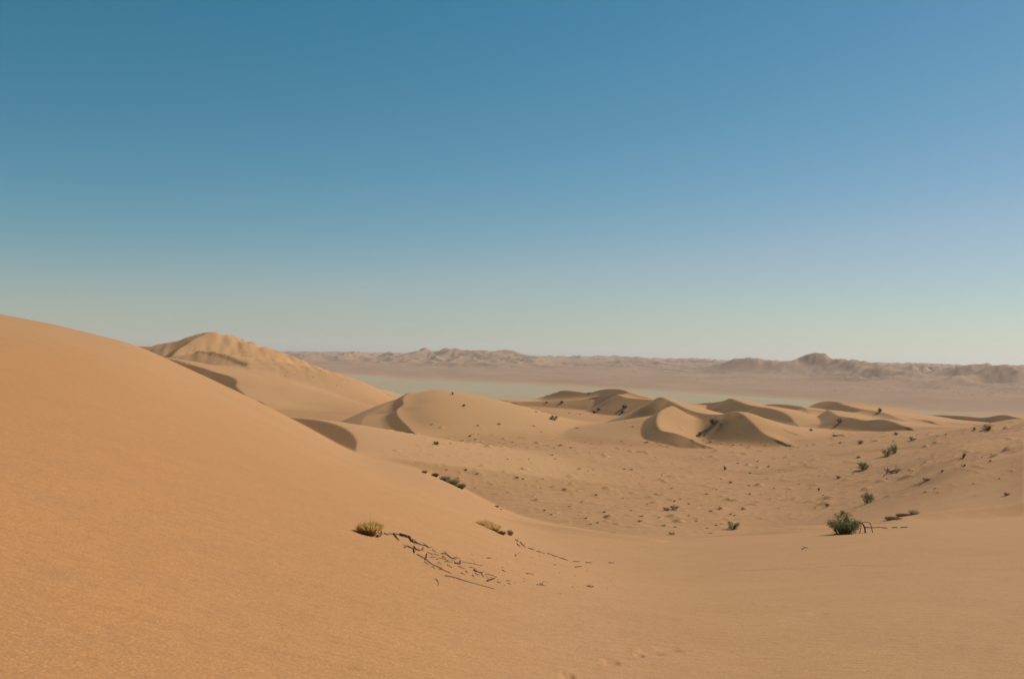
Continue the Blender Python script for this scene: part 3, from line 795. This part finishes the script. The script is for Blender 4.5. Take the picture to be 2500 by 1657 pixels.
LANDMARKS = [(2118, 1210, 'bent-stem green shrub'), (2176, 1105, 'ragged green bush pair'), (2108, 1140, 'rounded dense green bush'), (2351, 1112, 'upright round green bush'), (1788, 1280, 'feathery green shrub'),
             (1640, 1240, 'grey green shrub'), (1742, 1028, 'dark bush in the hollow'), (1351, 1020, 'lone dark rounded bush'), (1065, 1082, 'dark arched shrub'), (2225, 1072, 'wide low green shrub'),
             (2412, 1045, 'dark spreading shrub'), (1524, 992, 'spiky dark shrub'), (1770, 1142, 'lone black scrub'), (2458, 1205, 'flat brown scrub'), (2060, 1285, 'largest green shrub'),
             (1371, 981, 'scrub beneath the back dunes'), (1979, 1048, 'scrub on the dune tail'), (1132, 988, 'scrub on the round-backed dune'), (1106, 1178, 'grass fringe on the crest'), (2258, 1170, 'brown grassy scrub'), (2046, 1165, 'scrub at the sand line')]
RANK = ['nearest', 'second nearest', 'third nearest', 'fourth nearest', 'fifth nearest', 'sixth nearest', 'seventh nearest', 'eighth nearest', 'ninth nearest', 'tenth nearest', 'eleventh nearest', 'twelfth nearest', 'thirteenth nearest', 'fourteenth nearest', 'fifteenth nearest', 'sixteenth nearest', 'seventeenth nearest', 'eighteenth nearest', 'nineteenth nearest', 'twentieth nearest']
def place_labels(pos, marks, what):
    """a label for each of many alike things: which side of which landmark, and how near to it"""
    buckets = {}
    for i, (u, v) in enumerate(pos):
        k = min(range(len(marks)), key=lambda q: math.hypot(u - marks[q][0], 1.8 * (v - marks[q][1])))
        du, dv = u - marks[k][0], 1.8 * (v - marks[k][1])
        side = ('left of' if du < 0 else 'right of') if abs(du) > abs(dv) else ('behind' if dv < 0 else 'in front of')
        buckets.setdefault((k, side), []).append((math.hypot(du, dv), i))
    out = [None] * len(pos)
    for (k, side), lst in buckets.items():
        for n_, (_, i) in enumerate(sorted(lst)):
            out[i] = '%s, %s %s the %s' % (what, RANK[min(n_, 19)], side, marks[k][2])
    return out

# --- shrubs with a look of their own: name, u, v of the foot, width and height in photo pixels, material, leaves, label
SHRUBS = [
    ('desert_shrub', 2118, 1228, 34, 36, M_GREEN, 900, 'dark green shrub with one bent bare stem, upslope of the largest green shrub', dict(stems=12, lean=(-.15, 0))),
    ('desert_shrub', 2165, 1113, 30, 24, M_GREEN, 700, 'lower left half of the ragged green bush pair on a small bank at right', dict(stems=10)),
    ('desert_shrub', 2186, 1106, 28, 34, M_GREEN, 800, 'taller right half of the ragged green bush pair on a small bank at right', dict(stems=11, ragged=.5)),
    ('desert_shrub', 2108, 1146, 32, 22, M_GREEN, 800, 'rounded dense green bush below the ragged bush pair', dict(stems=12, ragged=.15)),
    ('desert_shrub', 2351, 1117, 14, 15, M_GREEN, 400, 'small upright round green bush alone on the banded right slope', dict(stems=8, ragged=.1)),
    ('desert_shrub', 1788, 1290, 34, 25, M_GREEN, 900, 'feathery green shrub near the front edge of the basin floor', dict(stems=12, ragged=.5, lean=(.25, 0))),
    ('desert_shrub', 1646, 1244, 20, 15, M_GREY, 500, 'grey green shrub beside a low dark clump on the basin floor', dict(stems=9)),
    ('low_scrub', 1626, 1245, 22, 8, M_DARK, 300, 'low dark clump touching the grey green shrub on its left', dict(stems=8)),
    ('desert_shrub', 1742, 1035, 30, 17, M_DARK, 500, 'large dark bush inside the shaded hollow of the middle dune', dict(stems=12, ragged=.4)),
    ('desert_shrub', 1711, 1062, 15, 10, M_GREEN, 300, 'small green bush on the pale sand strip below the dark hollow bush', dict(stems=8)),
    ('desert_shrub', 1351, 1024, 20, 12, M_DARK, 400, 'dark rounded bush alone on open sand, largest in the middle of the far basin', dict(stems=10, ragged=.15)),
    ('desert_shrub', 1065, 1085, 22, 9, M_DARK, 300, 'dark low arched shrub at the foot of the round-backed dune', dict(stems=9)),
    ('desert_shrub', 2225, 1075, 24, 11, M_GREEN, 350, 'wide low green shrub behind the ragged bush pair', dict(stems=9)),
    ('low_scrub', 2101, 1083, 22, 10, M_BROWN, 300, 'grey brown broken scrub left of the wide low green shrub', dict(stems=9)),
    ('desert_shrub', 2412, 1049, 30, 12, M_DARK, 400, 'dark spreading shrub below the far right dune crest', dict(stems=10)),
    ('low_scrub', 2380, 1049, 12, 8, M_BROWN, 200, 'small brown scrub just left of the dark spreading shrub', dict(stems=6)),
    ('low_scrub', 2050, 1031, 17, 13, M_BROWN, 280, 'greyish scrub on the slope under the right dune peak', dict(stems=8)),
    ('desert_shrub', 2149, 1005, 15, 9, M_DARK, 220, 'flat-topped little shrub standing on a dune crest against the plain', dict(stems=7, ragged=.3)),
    ('desert_shrub', 1524, 996, 15, 11, M_DARK, 260, 'spiky dark shrub left of the middle dune, above its small neighbour', dict(stems=8, ragged=.5)),
    ('low_scrub', 1518, 1007, 13, 5, M_DARK, 160, 'small dark scrub just below the spiky dark shrub', dict(stems=6)),
    ('low_scrub', 1371, 983, 11, 6, M_DARK, 160, 'small dark scrub beneath the twin-peaked back dunes', dict(stems=6)),
    ('low_scrub', 1461, 1001, 11, 5, M_DARK, 150, 'right one of two touching dark scrubs left of the spiky shrub', dict(stems=6)),
    ('low_scrub', 1450, 1008, 9, 7, M_DARK, 150, 'left one of two touching dark scrubs left of the spiky shrub', dict(stems=6)),
    ('low_scrub', 1132, 991, 10, 6, M_BROWN, 150, 'brown scrub on the shoulder of the round-backed dune', dict(stems=6)),
    ('low_scrub', 1105, 963, 8, 7, M_BROWN, 130, 'tiny brown scrub on top of the round-backed dune', dict(stems=6)),
    ('low_scrub', 2187, 1061, 13, 8, M_BROWN, 170, 'small brown scrub above the wide low green shrub', dict(stems=6)),
    ('low_scrub', 1979, 1051, 9, 6, M_DARK, 130, 'small dark scrub on the pale tail of the middle dune', dict(stems=6)),
    ('low_scrub', 1770, 1146, 11, 9, M_DARK, 200, 'small black scrub alone in the middle of the basin floor', dict(stems=6)),
    ('low_scrub', 2046, 1167, 16, 8, M_BROWN, 220, 'dark brown scrub at the end of a thin sand line', dict(stems=7)),
    ('low_scrub', 1999, 1198, 9, 8, M_BROWN, 150, 'small upright brown scrub on bare sand above the largest green shrub', dict(stems=6)),
    ('low_scrub', 2020, 1235, 14, 8, M_BROWN, 200, 'brown scrub left of the dark green shrub with a bent stem', dict(stems=7)),
    ('low_scrub', 2056, 1257, 26, 14, M_BROWN, 350, 'dark brown leaning scrub just above the largest green shrub', dict(stems=9, lean=(.5, 0))),
    ('low_scrub', 2258, 1174, 20, 10, M_BROWN, 240, 'brown grassy scrub right of the twig heap on the right slope', dict(stems=8, lean=(.4, 0))),
    ('low_scrub', 2300, 1152, 9, 7, M_BROWN, 140, 'small straw brown scrub above the brown grassy scrub', dict(stems=6)),
    ('low_scrub', 2352, 1138, 11, 6, M_DARK, 140, 'small dark scrub below the upright round green bush', dict(stems=6)),
    ('low_scrub', 2458, 1208, 22, 7, M_BROWN, 240, 'flat dark brown scrub alone near the right edge', dict(stems=8)),
    ('low_scrub', 1245, 1306, 20, 18, M_BROWN, 420, 'grey brown scrub at the lower end of the long golden grass clump', dict(stems=12, ragged=.5)),
]
def put_shrub(i, row):
    name, u, v, wp, hp, m, nl, label, kw = row
    p = ground_hit(u, v)
    w, h = px(wp, p[1]), px(hp, p[1])
    make_shrub(name, 100 + i, p, w, h * 1.05, label, 'shrub' if name == 'desert_shrub' else 'scrub', m, int(nl * 1.2), leaf=max(.09 * w, px(2.2, p[1])), **kw)
for i, row in enumerate(SHRUBS):
    put_shrub(i, row)

# the largest shrub, with stems that arch back into the sand
def big_shrub():
    p = ground_hit(2058, 1303)
    Y = p[1]
    w, h = px(84, Y), px(52, Y)
    o = make_shrub('desert_shrub', 77, p, w, h, 'largest green shrub, with bare arching stems, on the sand edge at right', 'shrub', M_GREEN, 4200, leaf=.075, stems=26, ragged=.3, lean=(-.08, 0))
    r = np.random.default_rng(5)
    def arch(pix, r0, r1):
        pts = []
        for j, (u, v) in enumerate(pix):
            q = at(u, v, Y + .15 * j * 0)
            pts.append(q - p)
        g = land_fast(np.array([pts[-1][0] + p[0]]), np.array([Y]))[0] - p[2]
        pts[-1][2] = g - .03
        mb = MB(); mb.tube(catmull(np.array(pts) + r.normal(0, .006, (len(pts), 3)), 4), r0, r1, 6)
        link('arching_stem', mb.mesh('arching_stem', M_WOOD), o)
    arch([(2062, 1296), (2075, 1287), (2088, 1273), (2098, 1274), (2107, 1279), (2112, 1289), (2113, 1293)], .022, .030)
    arch([(2085, 1283), (2092, 1276), (2100, 1278), (2103, 1285), (2101, 1290), (2099, 1292)], .012, .014)
    arch([(2088, 1279), (2104, 1275), (2112, 1273), (2122, 1275), (2127, 1282), (2131, 1288)], .010, .016)
    return p
big_p = big_shrub()

# golden tussocks
def put_tussock(name, u, v, wp, hp, label, seed, m=M_STRAW, blades=900, cat='grass tussock', group=None, back=0.0, **kw):
    p = ground_hit(u, v)
    if back:
        y = p[1] + back; x = p[0] * y / p[1]
        p = np.array([x, y, land_fast(np.array([x]), np.array([y]))[0]])
    w, h = px(wp, p[1]), px(hp, p[1])
    o = link(name, tussock_mesh(seed, w, h, blades, m, bw_=max(.012, px(.8, p[1])), **kw)); o.location = p
    tag(o, label, cat, group)
    return o
put_tussock('grass_tussock', 901, 1303, 42, 44, 'dense golden dome of dry grass at the top of the dead branches', 1, blades=1500, spread=.75, curve=.18)
put_tussock('grass_tussock', 1180, 1283, 34, 22, 'upper part of the long golden grass clump on the near dune', 2, blades=700, spread=.7, stretch=(1.3, 1))
put_tussock('grass_tussock', 1202, 1293, 34, 22, 'middle part of the long golden grass clump on the near dune', 3, blades=700, spread=.7, stretch=(1.3, 1))
put_tussock('grass_tussock', 1222, 1303, 26, 14, 'thin lower part of the long golden grass clump', 4, blades=380, m=M_BROWN, spread=.8)
put_tussock('grass_bank', 2180, 1267, 38, 11, 'dark brown lower end of a leaning grass bank at right', 6, m=M_BROWN, blades=600, spread=.8, stretch=(1.4, 1))
put_tussock('grass_bank', 2208, 1260, 40, 11, 'middle of a leaning brown grass bank at right', 7, m=M_BROWN, blades=600, spread=.8, stretch=(1.4, 1))
put_tussock('grass_bank', 2232, 1254, 26, 16, 'sparse upper tip of a leaning grass bank at right', 8, m=M_GREY, blades=160, spread=.9)
for i, (u, v, wp, hp, mm, lb) in enumerate([(1036, 1151, 16, 6, M_BROWN, 'smallest brown grass fringe on the near dune crest'),
                                            (1062, 1160, 20, 10, M_BROWN, 'brown grass fringe second from the top of the crest'),
                                            (1086, 1171, 32, 16, M_GREY, 'upper green tuft of the bushy fringe on the near dune crest'),
                                            (1106, 1180, 34, 20, M_GREY, 'tallest grey green tuft of the crest fringe'),
                                            (1124, 1189, 28, 16, M_GREY, 'lowest grey tuft of the crest fringe'),
                                            (1212, 1234, 16, 3, M_BROWN, 'sparse brown fringe below the green tufts along the crest'),
                                            (1222, 1240, 12, 0, M_BROWN, 'faint brown fringe farthest down the crest')]):
    put_tussock('grass_tussock', u, v + 4, wp * .75, hp + 3, lb, 20 + i, m=mm, blades=500, back=1.5, spread=.7)

# dry twig heap on the right slope, twigs in the foreground
def ground_path(pix):
    return np.array([ground_hit(u, v) for u, v in pix])

def branch(name, pix, r0, r1, label, group=None, twigs=2, seed=0, lift=.03, cat='dead branch'):
    r = np.random.default_rng(1000 + seed)
    G = ground_path(pix)
    base = G[0].copy()
    k = G[:, 1].mean() / 37.0 * .95
    r0 *= k; r1 *= k; lift *= k
    P = G - base
    P[:, 2] += r0 * .6 + r.uniform(0, lift, len(P))
    P[1:-1] += r.normal(0, r0 * .8, P[1:-1].shape) * np.array([1, 1, .2])
    C = catmull(P, 3) if len(P) > 2 else np.linspace(P[0], P[-1], 4)
    mb = MB(); mb.tube(C, r0, r1, 6)
    o = link(name, mb.mesh(name, M_WOOD)); o.location = base
    tag(o, label, cat, group)
    for q in range(twigs):
        s0 = C[r.integers(1, len(C) - 1)]
        d = unit(np.array([r.normal(0, 1), r.normal(0, 1), .5 + abs(r.normal(0, .4))])) * r.uniform(.10, .34) * k
        tw = MB(); tw.tube(np.array([s0, s0 + d * .5 + r.normal(0, .02 * k, 3), s0 + d + np.array([0, 0, -.04 * k])]), r0 * .42, r0 * .2, 4)
        link('twig', tw.mesh('twig', M_WOOD), o)
    return o
G1 = 'dead twigs strewn on the near dune'
BR = [
    ([(921, 1311), (926, 1306), (932, 1301)], .055, .030, 'stubby dark stump beside the golden tussock', 2),
    ([(938, 1303), (950, 1305), (962, 1303), (972, 1307)], .026, .018, 'dark broken branch right of the stubby stump', 2),
    ([(961, 1303), (968, 1312), (975, 1321)], .030, .012, 'forked dark branch hanging below the broken branch', 1),
    ([(976, 1306), (986, 1310), (996, 1311), (1005, 1317), (1013, 1324), (1028, 1332)], .058, .022, 'thickest dead branch, bent, with an upright twig', 4),
    ([(1030, 1330), (1040, 1333), (1047, 1337), (1053, 1335)], .026, .012, 'short branch just past the end of the thickest branch', 1),
    ([(987, 1337), (995, 1335), (1003, 1337), (1010, 1340), (1012, 1350)], .028, .020, 'crooked branch left end of the second row of dead wood', 3),
    ([(1010, 1334), (1016, 1342), (1025, 1344), (1032, 1342), (1034, 1337)], .024, .014, 'hooked branch right of the crooked branch', 2),
    ([(1018, 1353), (1030, 1360), (1042, 1368), (1055, 1378), (1070, 1385), (1085, 1393), (1101, 1400)], .018, .012, 'long thin branch that edges the lower side of the dead wood', 3),
    ([(1042, 1352), (1040, 1358), (1038, 1366)], .024, .018, 'short upright-looking branch crossing the long thin one', 0),
    ([(1077, 1351), (1088, 1353), (1098, 1359), (1104, 1363), (1113, 1366)], .022, .016, 'dark branch in the upper row of dead wood, past the thickest', 3),
    ([(1109, 1374), (1117, 1376), (1123, 1376), (1124, 1369)], .028, .020, 'hook-ended dark branch in the middle of the dead wood', 1),
    ([(1086, 1405), (1110, 1411), (1135, 1418), (1160, 1424), (1185, 1431), (1208, 1438)], .018, .010, 'longest straight branch, lowest of the dead wood', 0),
    ([(1157, 1391), (1167, 1396), (1178, 1398)], .028, .016, 'dark branch at the upper left of the lowest branch cluster', 2),
    ([(1190, 1419), (1199, 1414), (1209, 1412)], .030, .014, 'dark clawed branch at the right end of the dead wood', 3),
]
for i, (pix, r0, r1, lb, tw) in enumerate(BR):
    branch('dead_branch', pix, r0, r1, lb, None, tw, i)
TW = [[(1042, 1348), (1052, 1351), (1058, 1357)], [(1055, 1343), (1068, 1349)], [(1065, 1365), (1080, 1363), (1095, 1370)], [(1050, 1360), (1064, 1361)],
      [(1130, 1372), (1150, 1375), (1178, 1382)], [(1175, 1400), (1182, 1409)], [(1185, 1402), (1200, 1405), (1214, 1409)], [(1138, 1394), (1142, 1399)],
      [(1153, 1404), (1158, 1409)], [(1064, 1413), (1070, 1420), (1070, 1429)], [(1118, 1382), (1135, 1389)], [(1085, 1371), (1105, 1373)],
      [(1092, 1379), (1104, 1386)], [(1056, 1384), (1062, 1388)], [(1072, 1388), (1078, 1391)], [(1125, 1398), (1136, 1403)], [(1070, 1373), (1078, 1378)],
      [(1108, 1361), (1122, 1364)], [(1146, 1384), (1158, 1388)], [(1160, 1400), (1170, 1406)], [(1214, 1420), (1222, 1424)], [(1236, 1417), (1246, 1419)],
      [(1240, 1425), (1248, 1427)], [(1060, 1352), (1072, 1357)], [(1080, 1357), (1090, 1364)], [(1036, 1372), (1046, 1378)], [(1188, 1362), (1200, 1364)],
      [(1284, 1400), (1304, 1402)], [(1310, 1428), (1334, 1430)], [(1318, 1424), (1326, 1429)], [(1226, 1391), (1234, 1396)], [(1258, 1354), (1260, 1358)]]
BR_NAMES = ['stubby stump', 'broken branch', 'forked branch', 'thickest branch', 'short branch past the thickest', 'crooked branch', 'hooked branch', 'long thin edging branch', 'short crossing branch', 'upper row branch',
            'hook-ended branch', 'longest straight branch', 'upper left cluster branch', 'clawed branch']
TWL = place_labels([(sum(q[0] for q in pix) / len(pix), sum(q[1] for q in pix) / len(pix)) for pix in TW],
                   [(sum(q[0] for q in b_[0]) / len(b_[0]), sum(q[1] for q in b_[0]) / len(b_[0]), BR_NAMES[j_]) for j_, b_ in enumerate(BR)], 'thin dead twig')
for i, pix in enumerate(TW):
    branch('dead_twig', pix, .014, .008, TWL[i], G1, i % 3, 100 + i, cat='dead twig')
G2 = 'root pieces in a line down the near dune'
RT2 = [[(1258, 1317), (1266, 1322)], [(1262, 1328), (1270, 1334)], [(1270, 1322), (1282, 1336)], [(1290, 1338), (1305, 1343)], [(1310, 1346), (1330, 1351)], [(1336, 1352), (1350, 1354)],
       [(1350, 1356), (1364, 1361)], [(1366, 1361), (1386, 1368)], [(1352, 1379), (1358, 1380)], [(1400, 1370), (1416, 1371)], [(1430, 1373), (1446, 1374)], [(1486, 1374), (1500, 1375)], [(1404, 1384), (1420, 1383)]]
for i, pix in enumerate(RT2):
    branch('buried_root', pix, .016, .010, 'dark root piece, %s from the grey brown scrub in the trail below it' % ['first', 'second', 'third', 'fourth', 'fifth', 'sixth', 'seventh', 'eighth', 'ninth', 'tenth', 'eleventh', 'twelfth', 'thirteenth'][i], G2, 1 if i < 8 else 0, 200 + i, cat='root')
for i, pix in enumerate([[(2112, 1287), (2132, 1288), (2150, 1287)], [(2152, 1288), (2166, 1289)], [(2178, 1288), (2192, 1288)], [(2198, 1288), (2216, 1287)]]):
    branch('surface_root', pix, .020, .014, ['root trailing right from the arching stems of the largest shrub', 'thick dark piece of the root line right of the largest shrub',
                                             'thin piece of the root line, second from its right end', 'right end piece of the root line past the largest shrub'][i], None, 0, 300 + i, cat='root', lift=.01)
branch('dead_branch', [(1958, 1341), (1964, 1338), (1972, 1339)], .022, .012, 'small bent twig alone on sand below the largest green shrub', None, 1, 320)
branch('dead_branch', [(1434, 1432), (1442, 1433), (1450, 1431)], .020, .010, 'small twig tangle alone on the open foreground', None, 3, 321)
for i, (pix, lb) in enumerate([([(2164, 1158), (2176, 1153), (2190, 1151), (2200, 1146)], 'long upper stick of the dark twig heap on the right slope'),
                               ([(2170, 1156), (2182, 1155), (2196, 1152)], 'lower stick of the dark twig heap on the right slope'),
                               ([(2164, 1160), (2172, 1152)], 'left end stick of the dark twig heap on the right slope')]):
    branch('dead_branch', pix, .024, .012, lb, None, 7, 330 + i, lift=.10)

# tiny tufts all over the basin: a few shapes, each tuft an object
protos = []
for k in range(8):
    st, fo = shrub_parts(900 + k, 1.0, .42 + .05 * (k % 3), 130, .20, stems=7, ragged=.4, lean=(.2 * (k % 3 - 1), 0))
    st.add(np.vstack(fo.v), fo.f)
    protos.append(st.mesh('tuft', [M_BROWN, M_BROWN, M_GREY, M_BROWN, M_DARK, M_BROWN, M_GREEN, M_BROWN][k]))
rt = np.random.default_rng(44)
TFL = place_labels([tuple(float(c) for c in q.split(',')[:2]) for q in TUFTS], LANDMARKS, 'tiny dry scrub tuft')
for i, s_ in enumerate(TUFTS):
    u, v, wp = [float(q) for q in s_.split(',')]
    p = ground_hit(u, v + 1)
    o = link('scrub_tuft', protos[i % 8]); o.location = p
    sc = px(wp, p[1]) * rt.uniform(.7, 1.3); o.scale = (sc * rt.uniform(.75, 1.1), sc * rt.uniform(.5, .8), sc * rt.uniform(.4, .8)); o.rotation_euler = (0, 0, rt.normal(0, .35))
    tag(o, TFL[i], 'scrub', 'tiny scrub tufts over the basin floor')

# bits of plant litter on the foreground and specks of scrub on the far slopes: nobody could count them
def litter():
    r = np.random.default_rng(9); mb = MB()
    pts = []
    for _ in range(45):
        u = 300 * r.uniform() ** 1.3 * 3.0; v = r.uniform(1550, 1655) - .03 * u * r.uniform(0, 1)
        pts.append((u, v, r.uniform(.5, 1.3)))
    for _ in range(50):
        t = r.uniform(); pts.append((1130 + 330 * t + r.normal(0, 40), 1385 + 35 * t + r.normal(0, 22), r.uniform(.6, 1.6)))
    for u, v, s in pts:
        p = ground_hit(u, v); s = px(s, p[1])
        a = r.uniform(0, 6.28); d = np.array([math.cos(a), math.sin(a), .15]) * s * r.uniform(1, 3)
        mb.tube(np.array([p - d, p + r.normal(0, s * .3, 3) + [0, 0, s * .4], p + d]), s * .4, s * .25, 4)
    o = link('plant_litter', mb.mesh('plant_litter', M_WOOD)); o['kind'] = 'stuff'
litter()

def far_scrub():
    r = np.random.default_rng(10); C = []
    while len(C) < 420:
        t = r.uniform(.10, .56); Y = math.exp(r.uniform(math.log(1150), math.log(2000)))
        if (t * Y + 309) * .765 + (Y - 2030) * .644 > 90 + 200 * r.uniform():
            C.append((t * Y, Y))
    for _ in range(260):
        t = r.uniform(-.30, -.12); Y = r.uniform(380, 700); C.append((t * Y, Y))
    C = np.array(C)
    z = land_fast(C[:, 0], C[:, 1])
    mb = MB()
    for (x, y), zz in zip(C, z):
        s = r.uniform(.3, .9) * (1.0 if y > 900 else .35)
        n = 9
        c = np.array([x, y, zz]) + r.normal(0, 1, (n, 3)) * np.array([s, s, s * .25]) + [0, 0, s * .3]
        d = unit(r.normal(0, 1, (n, 3)) + [0, 0, .6]); q = unit(np.cross(d, r.normal(0, 1, (n, 3))))
        mb.quads(c, d * s * .5, q * s * .3)
    o = link('far_scrub', mb.mesh('far_scrub', M_BROWN)); o['kind'] = 'stuff'
far_scrub()

# ------------------------------------------------------------------ the air
def haze():
    me = bpy.data.meshes.new('haze')
    x0, x1, y0, y1, z0, z1 = -16500, 16500, -40, 12600, -60, 140
    v = [(x0, y0, z0), (x1, y0, z0), (x1, y1, z0), (x0, y1, z0), (x0, y0, z1), (x1, y0, z1), (x1, y1, z1), (x0, y1, z1)]
    f = [(0, 3, 2, 1), (4, 5, 6, 7), (0, 1, 5, 4), (1, 2, 6, 5), (2, 3, 7, 6), (3, 0, 4, 7)]
    me.from_pydata(v, [], f)
    m = bpy.data.materials.new('haze_air'); m.use_nodes = True
    nt = m.node_tree; nt.nodes.clear()
    o = nt.nodes.new('ShaderNodeOutputMaterial'); p = nt.nodes.new('ShaderNodeVolumePrincipled')
    p.inputs['Color'].default_value = (.80, .84, .90, 1)
    p.inputs['Density'].default_value = .00005
    p.inputs['Anisotropy'].default_value = .2
    nt.links.new(p.outputs[0], o.inputs['Volume'])
    me.materials.append(m)
    ob = bpy.data.objects.new('haze', me); col.objects.link(ob)
    ob['kind'] = 'stuff'
    return ob
haze()
